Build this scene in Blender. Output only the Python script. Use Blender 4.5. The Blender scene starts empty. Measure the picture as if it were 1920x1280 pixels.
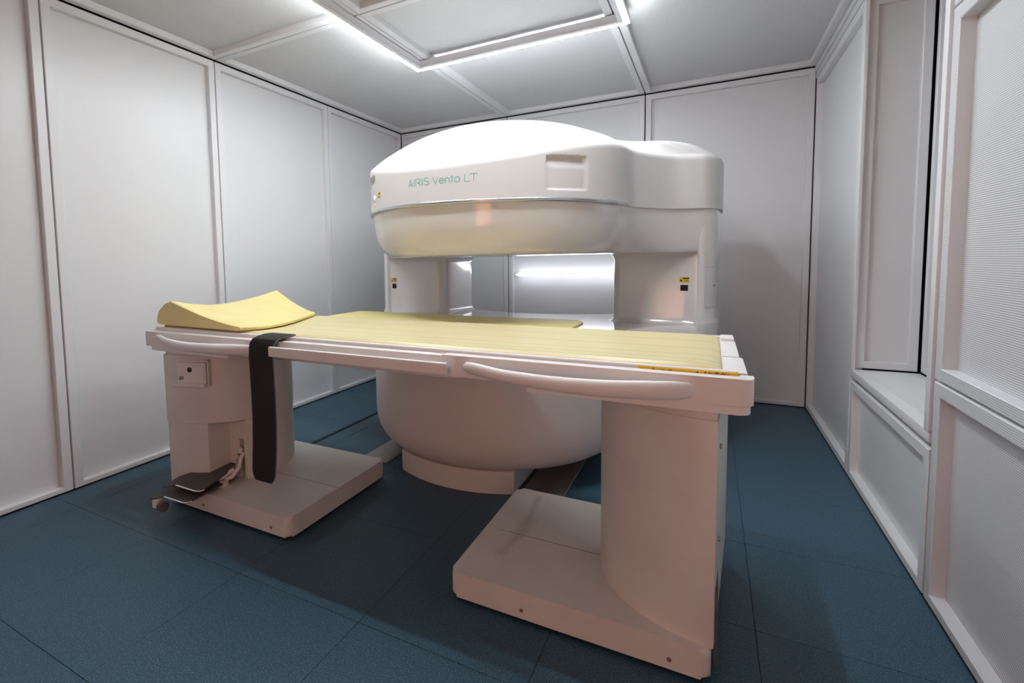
import bpy, bmesh, math, random
from mathutils import Matrix, Vector
PI = math.pi
random.seed(7)
scene = bpy.context.scene
COL = scene.collection

# ------------------------------------------------------------------ camera
F_PX, PPX, PPY = 933.729, 824.677, 555.448          # in 1920x1280 pixels
CAM = Vector((2.837, -4.4456, 1.1351))
RIGHT = Vector((0.87918, 0.47615, -0.01838))
FWD = Vector((-0.47613, 0.87645, -0.07167)).normalized()
RIGHT = (RIGHT - FWD * RIGHT.dot(FWD)).normalized()
UP = RIGHT.cross(FWD).normalized()
cd = bpy.data.cameras.new('camera')
cam = bpy.data.objects.new('camera', cd)
COL.objects.link(cam)
m = Matrix.Identity(4)
for r in range(3):
    m[r][0], m[r][1], m[r][2], m[r][3] = RIGHT[r], UP[r], -FWD[r], CAM[r]
cam.matrix_world = m
cd.sensor_fit = 'HORIZONTAL'
cd.sensor_width = 36.0
cd.lens = F_PX * 36.0 / 1920.0
cd.shift_x = (960.0 - PPX) / 1920.0
cd.shift_y = -(640.0 - PPY) / 1920.0
cd.clip_start = 0.02
scene.camera = cam

# ------------------------------------------------------------------ world, exposure
world = bpy.data.worlds.new('world')
scene.world = world
world.use_nodes = True
world.node_tree.nodes['Background'].inputs[0].default_value = (0.6, 0.65, 0.7, 1)
world.node_tree.nodes['Background'].inputs[1].default_value = 0.0
vs = scene.view_settings
vs.view_transform = 'Standard'
try: vs.look = 'None'
except Exception: pass
vs.gamma = 1.0
vs.use_curve_mapping = False
vs.exposure = 0.0
LED_STRENGTH = 133.0
# warm light of the next room, entering through the open doorway on the camera's side
ld = bpy.data.lights.new('doorway_offscreen', 'AREA')
ld.shape = 'RECTANGLE'; ld.size = 0.92; ld.size_y = 2.0
ld.energy = 18.0
ld.color = (1.0, 0.42, 0.25)
lo = bpy.data.objects.new('doorway_offscreen', ld)
COL.objects.link(lo)
lo.location = (2.62, -6.06, 1.01)          # in the doorway opening
lo.rotation_euler = (PI / 2, 0, 0)          # faces the room

# ------------------------------------------------------------------ materials
def principled(name, col, rough=0.5, metal=0.0, coat=0.0, spec=0.5, emit=None, estr=0.0):
    mt = bpy.data.materials.new(name); mt.use_nodes = True
    b = mt.node_tree.nodes['Principled BSDF']
    b.inputs['Base Color'].default_value = (*col, 1)
    b.inputs['Roughness'].default_value = rough
    b.inputs['Metallic'].default_value = metal
    b.inputs['Specular IOR Level'].default_value = spec
    b.inputs['Coat Weight'].default_value = coat
    b.inputs['Coat Roughness'].default_value = 0.08
    if emit:
        b.inputs['Emission Color'].default_value = (*emit, 1)
        b.inputs['Emission Strength'].default_value = estr
    return mt

def nodes(mt): return mt.node_tree.nodes, mt.node_tree.links

def add_noise(mt, c1, c2, scale, detail=3.0, lo=0.4, hi=0.6, bump=0.0, bscale=None, rough=None):
    n, l = nodes(mt); b = n['Principled BSDF']
    tc = n.new('ShaderNodeTexCoord')
    no = n.new('ShaderNodeTexNoise'); no.inputs['Scale'].default_value = scale; no.inputs['Detail'].default_value = detail
    l.new(tc.outputs['Object'], no.inputs['Vector'])
    rp = n.new('ShaderNodeValToRGB')
    rp.color_ramp.elements[0].position = lo; rp.color_ramp.elements[0].color = (*c1, 1)
    rp.color_ramp.elements[1].position = hi; rp.color_ramp.elements[1].color = (*c2, 1)
    l.new(no.outputs['Fac'], rp.inputs['Fac']); l.new(rp.outputs['Color'], b.inputs['Base Color'])
    if rough:
        mr = n.new('ShaderNodeMapRange'); mr.inputs[3].default_value = rough[0]; mr.inputs[4].default_value = rough[1]
        l.new(no.outputs['Fac'], mr.inputs[0]); l.new(mr.outputs[0], b.inputs['Roughness'])
    if bump:
        nb = n.new('ShaderNodeTexNoise'); nb.inputs['Scale'].default_value = bscale or scale * 3
        l.new(tc.outputs['Object'], nb.inputs['Vector'])
        bp = n.new('ShaderNodeBump'); bp.inputs['Strength'].default_value = bump; bp.inputs['Distance'].default_value = 0.002
        l.new(nb.outputs['Fac'], bp.inputs['Height']); l.new(bp.outputs['Normal'], b.inputs['Normal'])
    return mt

def perforated(name, col, hole, axes, pitch=0.006, rad=0.30, rough=0.45):
    """painted sheet with a staggered grid of small round holes; axes = the two in-plane axes"""
    mt = principled(name, col, rough)
    n, l = nodes(mt); b = n['Principled BSDF']
    tc = n.new('ShaderNodeTexCoord'); sp = n.new('ShaderNodeSeparateXYZ')
    l.new(tc.outputs['Object'], sp.inputs[0])
    def M(op, a, bb=None):
        q = n.new('ShaderNodeMath'); q.operation = op
        for i, v in enumerate((a, bb)):
            if v is None: continue
            if isinstance(v, (int, float)): q.inputs[i].default_value = v
            else: l.new(v, q.inputs[i])
        return q.outputs[0]
    u = M('DIVIDE', sp.outputs[axes[0]], pitch); v = M('DIVIDE', sp.outputs[axes[1]], pitch)
    row = M('MODULO', M('FLOOR', v), 2.0)
    u2 = M('ADD', u, M('MULTIPLY', row, 0.5))
    fu = M('SUBTRACT', M('FRACT', u2), 0.5); fv = M('SUBTRACT', M('FRACT', v), 0.5)
    d = M('SQRT', M('ADD', M('MULTIPLY', fu, fu), M('MULTIPLY', fv, fv)))
    k = M('LESS_THAN', d, rad)
    ge = n.new('ShaderNodeNewGeometry'); sn = n.new('ShaderNodeSeparateXYZ'); l.new(ge.outputs['True Normal'], sn.inputs[0])
    k = M('MULTIPLY', k, M('GREATER_THAN', M('ABSOLUTE', sn.outputs[3 - axes[0] - axes[1]]), 0.8))
    mx = n.new('ShaderNodeMix'); mx.data_type = 'RGBA'
    mx.inputs[6].default_value = (*col, 1); mx.inputs[7].default_value = (*hole, 1)
    l.new(k, mx.inputs[0]); l.new(mx.outputs[2], b.inputs['Base Color'])
    return mt

M_ = {}
M_['sheet'] = principled('painted_wall_sheet', (0.725, 0.735, 0.75), 0.36)
M_['frame'] = principled('painted_frame', (0.735, 0.745, 0.76), 0.35)
M_['gap'] = principled('dark_joint', (0.012, 0.012, 0.014), 0.8)
M_['perf_x'] = perforated('perforated_sheet_wall', (0.70, 0.71, 0.73), (0.20, 0.21, 0.225), (1, 2), 0.0062, 0.30)
M_['perf_xf'] = perforated('perforated_frame_wall', (0.68, 0.70, 0.725), (0.22, 0.23, 0.24), (1, 2), 0.0062, 0.27)
M_['perf_z'] = perforated('perforated_sheet_ceiling', (0.76, 0.765, 0.77), (0.26, 0.265, 0.27), (0, 1), 0.0062, 0.30)
M_['tile'] = add_noise(principled('blue_floor_tile', (0.03, 0.06, 0.085), 0.42),
                       (0.022, 0.066, 0.104), (0.046, 0.114, 0.165), 240.0, 4.0, 0.40, 0.68, 0.25, 420.0, (0.36, 0.55))
def flecks(mt, scale, thr, col):
    n, l = nodes(mt); b = n['Principled BSDF']; src = b.inputs['Base Color'].links[0].from_socket
    tc = n.new('ShaderNodeTexCoord'); no = n.new('ShaderNodeTexNoise'); no.inputs['Scale'].default_value = scale; no.inputs['Detail'].default_value = 1.0
    l.new(tc.outputs['Object'], no.inputs['Vector'])
    mr = n.new('ShaderNodeMapRange'); mr.inputs[1].default_value = thr; mr.inputs[2].default_value = thr + 0.06
    l.new(no.outputs['Fac'], mr.inputs[0])
    mx = n.new('ShaderNodeMix'); mx.data_type = 'RGBA'
    l.new(mr.outputs[0], mx.inputs[0]); l.new(src, mx.inputs[6]); mx.inputs[7].default_value = (*col, 1)
    l.new(mx.outputs[2], b.inputs['Base Color'])
flecks(M_['tile'], 300.0, 0.62, (0.18, 0.24, 0.28))
M_['tile'].node_tree.nodes['Principled BSDF'].inputs['Specular IOR Level'].default_value = 0.35
M_['gantry'] = principled('gloss_white_shell', (0.78, 0.775, 0.76), 0.14, coat=1.0)
M_['matte'] = principled('matte_white_cover', (0.75, 0.75, 0.745), 0.45)
M_['lower'] = principled('satin_white_housing', (0.74, 0.725, 0.70), 0.42)
M_['table'] = principled('table_white_plastic', (0.80, 0.785, 0.77), 0.40)
M_['base'] = add_noise(principled('base_cream_plastic', (0.72, 0.70, 0.67), 0.42), (0.68, 0.655, 0.62), (0.74, 0.72, 0.69), 6.0, 4.0, 0.3, 0.6)
M_['base_worn'] = M_['base'].copy(); M_['base_worn'].name = 'base_cream_plastic_scuffed'
def scuff(mt, segs, width, col):
    n, l = nodes(mt); b = n['Principled BSDF']; src = b.inputs['Base Color'].links[0].from_socket
    tc = n.new('ShaderNodeTexCoord'); sp = n.new('ShaderNodeSeparateXYZ'); l.new(tc.outputs['Object'], sp.inputs[0])
    def M(op, *a):
        q = n.new('ShaderNodeMath'); q.operation = op
        for i, v in enumerate(a):
            if isinstance(v, (int, float)): q.inputs[i].default_value = v
            else: l.new(v, q.inputs[i])
        return q.outputs[0]
    acc = None
    for (ax, ay, bx, by, w) in segs:
        dx, dy = bx - ax, by - ay; L2 = dx * dx + dy * dy
        px, py = M('SUBTRACT', sp.outputs[0], ax), M('SUBTRACT', sp.outputs[1], ay)
        t = M('DIVIDE', M('ADD', M('MULTIPLY', px, dx), M('MULTIPLY', py, dy)), L2)
        t = M('MINIMUM', M('MAXIMUM', t, 0.0), 1.0)
        qx, qy = M('SUBTRACT', px, M('MULTIPLY', t, dx)), M('SUBTRACT', py, M('MULTIPLY', t, dy))
        d = M('SQRT', M('ADD', M('MULTIPLY', qx, qx), M('MULTIPLY', qy, qy)))
        k = M('MAXIMUM', M('SUBTRACT', 1.0, M('DIVIDE', d, w)), 0.0)
        acc = k if acc is None else M('MAXIMUM', acc, k)
    no = n.new('ShaderNodeTexNoise'); no.inputs['Scale'].default_value = 9.0; l.new(tc.outputs['Object'], no.inputs['Vector'])
    k = M('MINIMUM', M('MULTIPLY', M('MULTIPLY', acc, no.outputs['Fac']), 0.75), 0.4)
    mx = n.new('ShaderNodeMix'); mx.data_type = 'RGBA'
    l.new(k, mx.inputs[0]); l.new(src, mx.inputs[6]); mx.inputs[7].default_value = (*col, 1)
    l.new(mx.outputs[2], b.inputs['Base Color'])
M_['seam'] = principled('fine_seam', (0.16, 0.16, 0.155), 0.5)
SCUFF = [(2.200, -2.40, 2.219, -2.60, .022), (2.219, -2.60, 2.225, -2.69, .045), (2.225, -2.69, 2.203, -2.86, .028)]
scuff(M_['base_worn'], SCUFF, .04, (0.22, 0.20, 0.18))
M_['silver'] = principled('silver_trim', (0.58, 0.59, 0.61), 0.25, 0.8)
M_['yellow'] = add_noise(principled('yellow_vinyl', (0.84, 0.72, 0.29), 0.42), (0.82, 0.70, 0.28), (0.86, 0.745, 0.32), 9.0, 4.0, 0.3, 0.7, 0.12, 500.0)
M_['yellow2'] = add_noise(principled('pale_yellow_vinyl', (0.73, 0.63, 0.34), 0.36), (0.71, 0.615, 0.325), (0.75, 0.655, 0.365), 7.0, 4.0, 0.3, 0.7, 0.1, 500.0)
M_['orange'] = principled('yellow_edge_vinyl', (0.80, 0.58, 0.16), 0.5)
M_['strap'] = add_noise(principled('black_webbing', (0.012, 0.012, 0.012), 0.8), (0.009, 0.009, 0.009), (0.018, 0.017, 0.017), 300.0, 2.0)
M_['strap_edge'] = principled('grey_binding', (0.16, 0.16, 0.165), 0.7)
M_['pedal'] = principled('dark_grey_rubber', (0.085, 0.078, 0.068), 0.6)
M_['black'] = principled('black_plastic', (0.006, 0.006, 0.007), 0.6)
M_['dark'] = principled('dark_grey_plastic', (0.10, 0.10, 0.10), 0.5)
M_['steel'] = principled('brushed_steel', (0.33, 0.31, 0.29), 0.42, 0.6)
M_['chrome'] = principled('bright_steel_edge', (0.75, 0.75, 0.74), 0.25, 0.9)
M_['teal'] = principled('teal_lettering', (0.09, 0.53, 0.46), 0.4)
M_['label'] = principled('yellow_label', (0.85, 0.62, 0.02), 0.4)
M_['amber'] = principled('amber_label', (0.90, 0.56, 0.015), 0.4)
M_['ink'] = principled('black_ink', (0.012, 0.012, 0.012), 0.5)
M_['orange_ink'] = principled('orange_ink', (0.75, 0.25, 0.08), 0.5)
M_['led'] = principled('led_diffuser', (0.9, 0.9, 0.9), 0.5, emit=(0.93, 0.965, 1.0), estr=LED_STRENGTH)
M_['wall_led'] = principled('wall_led_diffuser', (0.9, 0.9, 0.9), 0.5, emit=(0.92, 0.91, 1.0), estr=10.0)
M_['blue_led'] = principled('blue_indicator', (0.2, 0.4, 0.9), 0.4, emit=(0.25, 0.55, 1.0), estr=3.0)
M_['glass'] = principled('window_glass', (0.55, 0.6, 0.6), 0.03, spec=0.6)
M_['glass'].node_tree.nodes['Principled BSDF'].inputs['Transmission Weight'].default_value = 0.85
M_['corridor'] = principled('warm_corridor_paint', (0.70, 0.58, 0.48), 0.6)

# mattress: thin grey-green lines printed on the vinyl
def striped():
    mt = M_['yellow2'].copy(); mt.name = 'lined_yellow_vinyl'
    n, l = nodes(mt); b = n['Principled BSDF']
    src = b.inputs['Base Color'].links[0].from_socket
    tc = n.new('ShaderNodeTexCoord'); sp = n.new('ShaderNodeSeparateXYZ'); l.new(tc.outputs['Object'], sp.inputs[0])
    acc = None
    def M(op, a, bb):
        q = n.new('ShaderNodeMath'); q.operation = op
        for i, v in enumerate((a, bb)):
            if isinstance(v, (int, float)): q.inputs[i].default_value = v
            else: l.new(v, q.inputs[i])
        return q.outputs[0]
    for y in (-2.405, -2.55, -2.70, -2.825, -2.90, -2.955):
        ab = n.new('ShaderNodeMath'); ab.operation = 'ABSOLUTE'; l.new(M('ADD', sp.outputs[1], -y), ab.inputs[0])
        k = M('LESS_THAN', ab.outputs[0], 0.0022)
        acc = k if acc is None else M('MAXIMUM', acc, k)
    acc = M('MULTIPLY', acc, M('GREATER_THAN', sp.outputs[0], 1.22))
    mx = n.new('ShaderNodeMix'); mx.data_type = 'RGBA'
    l.new(acc, mx.inputs[0]); l.new(src, mx.inputs[6]); mx.inputs[7].default_value = (0.34, 0.40, 0.24, 1)
    l.new(mx.outputs[2], b.inputs['Base Color'])
    return mt
M_['striped'] = striped()

# ------------------------------------------------------------------ mesh helpers
def mk(name, verts, faces, mat, parent=None, smooth=True, sharp=35):
    me = bpy.data.meshes.new(name)
    me.from_pydata([tuple(v) for v in verts], [], faces)
    bm = bmesh.new(); bm.from_mesh(me)
    bmesh.ops.remove_doubles(bm, verts=bm.verts, dist=1e-6)
    bmesh.ops.recalc_face_normals(bm, faces=bm.faces)
    bm.to_mesh(me); bm.free()
    return fin(name, me, mat, parent, smooth, sharp)

def fin(name, me, mat, parent, smooth=True, sharp=35):
    if smooth:
        for p in me.polygons: p.use_smooth = True
        me.set_sharp_from_angle(angle=math.radians(sharp))
    me.materials.append(M_[mat] if isinstance(mat, str) else mat)
    o = bpy.data.objects.new(name, me)
    COL.objects.link(o)
    if parent: o.parent = parent
    return o

class MB:
    """collects boxes / lofts into one mesh"""
    def __init__(s): s.v = []; s.f = []
    def add(s, v, f):
        o = len(s.v); s.v += [tuple(q) for q in v]; s.f += [tuple(i + o for i in g) for g in f]; return s
    def box(s, x0, x1, y0, y1, z0, z1, bev=0.0, seg=2):
        bm = bmesh.new(); bmesh.ops.create_cube(bm, size=1.0)
        for v in bm.verts:
            v.co = Vector(((x0 + x1) / 2 + v.co.x * (x1 - x0), (y0 + y1) / 2 + v.co.y * (y1 - y0), (z0 + z1) / 2 + v.co.z * (z1 - z0)))
        if bev: bmesh.ops.bevel(bm, geom=bm.edges[:], offset=bev, segments=seg, profile=0.6, affect='EDGES')
        bm.verts.index_update()
        s.add([v.co.copy() for v in bm.verts], [[v.index for v in f.verts] for f in bm.faces]); bm.free(); return s
    def prism(s, poly, z0, z1, bev=0.0, seg=2):
        """polygon in plan (x, y) from z0 to z1"""
        bm = bmesh.new()
        lo = [bm.verts.new((p[0], p[1], z0)) for p in poly]; hi = [bm.verts.new((p[0], p[1], z1)) for p in poly]
        n = len(poly)
        fb = bm.faces.new(lo[::-1]); ft = bm.faces.new(hi)
        for i in range(n): bm.faces.new((lo[i], lo[(i + 1) % n], hi[(i + 1) % n], hi[i]))
        if bev:
            ed = [e for e in ft.edges] + [e for e in fb.edges]
            bmesh.ops.bevel(bm, geom=ed, offset=bev, segments=seg, profile=0.6, affect='EDGES')
        bm.verts.index_update()
        s.add([v.co.copy() for v in bm.verts], [[v.index for v in f.verts] for f in bm.faces]); bm.free(); return s
    def loft(s, loops, cap0=True, cap1=True, closed=True):
        n = len(loops[0]); v = [p for L in loops for p in L]; f = []
        for a in range(len(loops) - 1):
            for i in range(n if closed else n - 1):
                j = (i + 1) % n
                f.append((a * n + i, a * n + j, (a + 1) * n + j, (a + 1) * n + i))
        if cap0: f.append(tuple(range(n - 1, -1, -1)))
        if cap1: f.append(tuple(range((len(loops) - 1) * n, len(loops) * n)))
        return s.add(v, f)
    def tube(s, path, ry, rz, n=20):
        """tube along path; ry/rz = half sizes (lists or numbers); section is in the plane across the path"""
        L = []
        P = [Vector(p) for p in path]
        for i, p in enumerate(P):
            t = (P[min(i + 1, len(P) - 1)] - P[max(i - 1, 0)]).normalized()
            up = Vector((0, 0, 1)) if abs(t.z) < 0.9 else Vector((0, 1, 0))
            a = t.cross(up).normalized(); b = a.cross(t).normalized()
            r1 = ry[i] if isinstance(ry, list) else ry; r2 = rz[i] if isinstance(rz, list) else rz
            L.append([p + a * (r1 * math.cos(2 * PI * k / n)) + b * (r2 * math.sin(2 * PI * k / n)) for k in range(n)])
        return s.loft(L)
    def build(s, name, mat, parent=None, smooth=True, sharp=35): return mk(name, s.v, s.f, mat, parent, smooth, sharp)

def tag(o, label=None, cat=None, group=None, kind=None):
    if label: o['label'] = label
    if cat: o['category'] = cat
    if group: o['group'] = group
    if kind: o['kind'] = kind
    return o
def empty(name, loc, label, cat, group=None):
    o = bpy.data.objects.new(name, None); COL.objects.link(o); o.location = loc; o.empty_display_size = 0.1
    return tag(o, label, cat, group)
def adopt(child, root):
    """parent a world-space mesh to an Empty that is not at the origin"""
    child.parent = root
    child.matrix_parent_inverse = Matrix.Translation(root.location).inverted()
    return child
def lerp(a, b, t): return a + (b - a) * t

# ------------------------------------------------------------------ room
H, W = 2.45, 3.4724
YF = -6.0                                     # wall behind the camera
RAIL, REC = 0.046, 0.034
def panel(parent, O, U, V, N, w, h, sheet='sheet', frame='frame', rail=RAIL, rec=REC, gap=0.0035, rb=None):
    """framed cassette: sheet set back behind four mitred rails. O corner, U/V in-plane axes, N towards the room"""
    O, U, V, N = Vector(O), Vector(U), Vector(V), Vector(N)
    rb = rb or rail
    P = lambda a, b, c: O + U * a + V * b + N * c
    g = gap
    sh = mk('wall_panel' if abs(N.z) < 0.5 else 'ceiling_panel',
            [P(g, g, -rec), P(w - g, g, -rec), P(w - g, h - g, -rec), P(g, h - g, -rec),
             P(g, g, -rec - .01), P(w - g, g, -rec - .01), P(w - g, h - g, -rec - .01), P(g, h - g, -rec - .01)],
            [(0, 1, 2, 3), (7, 6, 5, 4), (0, 4, 5, 1), (1, 5, 6, 2), (2, 6, 7, 3), (3, 7, 4, 0)], sheet, parent, False)
    out = [(g, g), (w - g, g), (w - g, h - g), (g, h - g)]
    inn = [(rail, rb), (w - rail, rb), (w - rail, h - rail), (rail, h - rail)]
    c = 0.0025
    def ring(q, d, z): return [P(a + (d if a < w / 2 else -d), b + (d if b < h / 2 else -d), z) for a, b in q]
    L = [ring(out, 0, -rec - .004), ring(out, 0, -c), ring(out, c, 0), ring(inn, -c, 0), ring(inn, 0, -c), ring(inn, 0, -rec - .001)]
    v = [p for l in L for p in l]; f = []
    for a in range(len(L) - 1):
        for i in range(4): f.append((a * 4 + i, a * 4 + (i + 1) % 4, a * 4 + 4 + (i + 1) % 4, a * 4 + 4 + i))
    mk('panel_frame', v, f, frame, sh, True, 30)
    return sh

# floor: dark bed with separate tiles
floor = MB().box(-0.06, W + 0.06, YF - 0.06, 0.06, -0.05, -0.004).build('floor', 'gap', None, False)
tag(floor, kind='structure')
TX, TY, X0, Y0 = 0.549, 0.5215, 0.781, -3.262
xs = [0.0] + [X0 + TX * k for k in range(-1, 6) if 0.02 < X0 + TX * k < W - 0.02] + [W]
ys = [YF] + sorted([Y0 + TY * k for k in range(-6, 8) if YF + 0.02 < Y0 + TY * k < -0.02]) + [0.0]
tmesh = {}
for i in range(len(xs) - 1):
    for j in range(len(ys) - 1):
        w_, h_ = xs[i + 1] - xs[i], ys[j + 1] - ys[j]
        key = (round(w_, 3), round(h_, 3))
        if key not in tmesh:
            g = 0.0006
            o = MB().box(-w_ / 2 + g, w_ / 2 - g, -h_ / 2 + g, h_ / 2 - g, -0.004, 0.0, 0.0009, 1).build('floor_tile', 'tile', floor, False)
            tmesh[key] = o
        else:
            o = tmesh[key].copy(); COL.objects.link(o); o.parent = floor
        o.location = ((xs[i] + xs[i + 1]) / 2, (ys[j] + ys[j + 1]) / 2, 0)

# left wall
wl = MB().box(-0.12, -0.05, YF, 0.0, -0.02, H + 0.1).build('wall_left', 'gap', None, False); tag(wl, kind='structure')
yl = [0.0, -1.1285, -2.2138, -3.1732, -4.15, -5.1, YF]
for a, b in zip(yl[:-1], yl[1:]): panel(wl, (0, a, 0.002), (0, -1, 0), (0, 0, 1), (1, 0, 0), a - b, H - 0.006, rb=0.03)
# back wall
wb = MB().box(-0.1, W + 0.1, 0.05, 0.12, -0.02, H + 0.1).build('wall_back', 'gap', None, False); tag(wb, kind='structure')
xb = [0.0, 1.162, 2.3506, W]
for a, b in zip(xb[:-1], xb[1:]): panel(wb, (a, 0, 0.002), (1, 0, 0), (0, 0, 1), (0, -1, 0), b - a, H - 0.006, rb=0.03, gap=0.0045)
# ceiling
cl = MB().box(-0.1, W + 0.1, YF - 0.1, 0.1, H + 0.05, H + 0.12).build('ceiling', 'gap', None, False); tag(cl, kind='structure')
yc = [0.0, -2.2138, -4.15, YF]
for xa, xc in zip(xb[:-1], xb[1:]):
    for a, b in zip(yc[:-1], yc[1:]):
        panel(cl, (xa, a, H), (1, 0, 0), (0, -1, 0), (0, 0, -1), xc - xa, a - b, sheet='perf_z')

# right wall: far panel, window niche, near perforated panels
YN0, YN1, ZS, ND = -1.272, -2.312, 0.515, 0.262
wr = MB().box(W + 0.05, W + 0.12, YN0 + 0.05, 0.02, -0.02, H + 0.1).box(W + 0.05, W + 0.12, YF, YN1 - 0.05, -0.02, H + 0.1) \
    .box(W + 0.05, W + 0.12, YN1, YN0, -0.02, ZS - 0.01).box(W + ND + 0.05, W + ND + 0.1, YN1 - 0.1, YN0 + 0.1, ZS - 0.05, H + 0.1) \
    .box(W + 0.045, W + ND + 0.06, YN0 + 0.045, YN0 + 0.06, ZS - 0.05, H).box(W + 0.045, W + ND + 0.06, YN1 - 0.06, YN1 - 0.045, ZS - 0.05, H) \
    .build('wall_right', 'gap', None, False)
tag(wr, kind='structure')
panel(wr, (W, -0.002, 0.002), (0, -1, 0), (0, 0, 1), (-1, 0, 0), -YN0 - 0.004, H - 0.09, rail=0.05, rb=0.04)
panel(wr, (W, YN0 - 0.003, 0.002), (0, -1, 0), (0, 0, 1), (-1, 0, 0), YN0 - YN1 - 0.006, ZS - 0.02, rb=0.035)
# niche: far cheek, back with window, near cheek, soffit, header
panel(wr, (W + 0.012, YN0, ZS + 0.039), (1, 0, 0), (0, 0, 1), (0, -1, 0), ND - 0.018, 1.80, rail=0.04, rec=0.024)
YW = YN0 - 0.17
panel(wr, (W + ND, YN1, ZS + 0.039), (0, 1, 0), (0, 0, 1), (-1, 0, 0), YW - YN1, 0.42, rail=0.04, rec=0.02)
panel(wr, (W + ND, YW, ZS + 0.039), (0, 1, 0), (0, 0, 1), (-1, 0, 0), YN0 - YW, 1.80, rail=0.03, rec=0.02)
panel(wr, (W + ND - 0.006, YN1, ZS + 0.039), (-1, 0, 0), (0, 0, 1), (0, 1, 0), ND - 0.018, 1.80, rail=0.04, rec=0.024)
panel(wr, (W, YN0, ZS + 1.86), (0, -1, 0), (0, 0, 1), (-1, 0, 0), YN0 - YN1, H - ZS - 1.87, rail=0.03)
panel(wr, (W + ND, YN0, ZS + 1.85), (0, -1, 0), (-1, 0, 0), (0, 0, -1), YN0 - YN1, ND, rail=0.03, rec=0.02)
sill = MB().box(W - 0.002, W + ND, YN1 + 0.004, YN0 - 0.004, ZS, ZS + 0.036, 0.003).build('sill_board', 'frame', wr)
MB().box(W + 0.045, W + ND - 0.03, YN1 + 0.05, YN0 - 0.04, ZS + 0.0355, ZS + 0.0375).build('sill_inlay', 'sheet', sill, False)
st = MB().box(W - 0.006, W + 0.012, YN1 + 0.002, YN1 + 0.04, ZS + 0.036, H - 0.09, 0.003) \
    .build('niche_jamb', 'frame', wr)
MB().box(W - 0.004, W + 0.012, YN0 - 0.026, YN0 - 0.001, ZS + 0.036, H - 0.09, 0.003).build('niche_jamb', 'frame', wr)
# observation window in the niche back
win = MB().box(W + ND - 0.012, W + ND + 0.03, YN1 + 0.02, YW - 0.02, ZS + 0.47, ZS + 0.52, .004).box(W + ND - 0.012, W + ND + 0.03, YN1 + 0.02, YW - 0.02, ZS + 1.78, ZS + 1.83, .004) \
    .box(W + ND - 0.012, W + ND + 0.03, YN1 + 0.02, YN1 + 0.07, ZS + 0.5, ZS + 1.8, .004).box(W + ND - 0.012, W + ND + 0.03, YW - 0.07, YW - 0.02, ZS + 0.5, ZS + 1.8, .004) \
    .build('window_1', 'frame')
tag(win, kind='structure')
MB().box(W + ND + 0.005, W + ND + 0.011, YN1 + 0.06, YW - 0.06, ZS + 0.51, ZS + 1.79).build('window_pane', 'glass', win, False)
# near panels in three tiers
YR = [YN1 - 0.006, -3.45, -4.6, YF]
ZT = [0.002, 0.727, 1.868, H - 0.07]
for a, b in zip(YR[:-1], YR[1:]):
    for z0, z1 in zip(ZT[:-1], ZT[1:]):
        panel(wr, (W, a, z0), (0, -1, 0), (0, 0, 1), (-1, 0, 0), a - b, z1 - z0, sheet='perf_x', frame='perf_xf', rail=0.048, rec=0.038, gap=0.004, rb=0.034 if z0 < .1 else 0.044)
# cove along the right side of the ceiling (two stepped strips)
t1 = MB().box(W - 0.004, W + 0.05, YF, -0.001, H - 0.088, H - 0.046, .002).build('trim_1', 'frame'); tag(t1, kind='structure')
MB().box(W - 0.010, W + 0.05, YF, -0.001, H - 0.043, H - 0.004, .002).build('trim_strip', 'frame', t1)
# wall behind the camera with an open doorway
DX0, DX1, DZ = 2.16, 3.08, 2.02
wf = MB().box(-0.1, W + 0.1, YF - 0.12, YF - 0.05, DZ + 0.02, H + 0.1).box(-0.1, DX0 - 0.02, YF - 0.12, YF - 0.05, -0.02, DZ + .03) \
    .box(DX1 + 0.02, W + 0.1, YF - 0.12, YF - 0.05, -0.02, DZ + .03).build('wall_front', 'gap', None, False); tag(wf, kind='structure')
for a, b, z0, z1 in ((0.0, 1.08, 0.002, H - .004), (1.08, DX0 - 0.05, 0.002, H - .004), (DX0 - 0.05, DX1 + 0.05, DZ + 0.06, H - .004), (DX1 + 0.05, W, 0.002, H - .004)):
    panel(wf, (b, YF, z0), (-1, 0, 0), (0, 0, 1), (0, 1, 0), b - a, z1 - z0)
d1 = MB().box(DX0 - 0.05, DX0, YF - 0.12, YF + 0.012, 0, DZ + 0.06, .003).box(DX1, DX1 + 0.05, YF - 0.12, YF + 0.012, 0, DZ + 0.06, .003) \
    .box(DX0, DX1, YF - 0.12, YF + 0.012, DZ, DZ + 0.06, .003).build('door_1', 'frame'); tag(d1, kind='structure')
MB().box(DX0, DX1, YF - 0.4, YF - 0.05, -0.03, 0.0).box(DX0 - .3, DX1 + .3, YF - 0.45, YF - 0.4, -0.03, DZ + .3).build('doorway_lining', 'corridor', d1, False)

# ------------------------------------------------------------------ ceiling LED loop
LX0, LX1, LY0, LY1, LZ = 1.086, 2.430, -1.475, -2.83, 2.398
cl_l = empty('ceiling_light', ((LX0 + LX1) / 2, (LY0 + LY1) / 2, H), 'rectangular loop of white LED strip light fixed under the ceiling', 'ceiling light')
def loop_ring(d0, d1, z0, z1):
    def rc(d, z): return [(LX0 + d, LY1 + d, z), (LX1 - d, LY1 + d, z), (LX1 - d, LY0 - d, z), (LX0 + d, LY0 - d, z)]
    mbx = MB(); mbx.loft([rc(d0, z0), rc(d1, z0), rc(d1, z1), rc(d0, z1), rc(d0, z0)], False, False); return mbx
adopt(loop_ring(0.001, 0.054, LZ + 0.010, LZ + 0.046).build('mounting_profile', 'frame', None, False), cl_l)
adopt(loop_ring(0.0285, 0.054, LZ + 0.003, LZ + 0.012).build('profile_flange', 'frame', None, False), cl_l)
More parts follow.
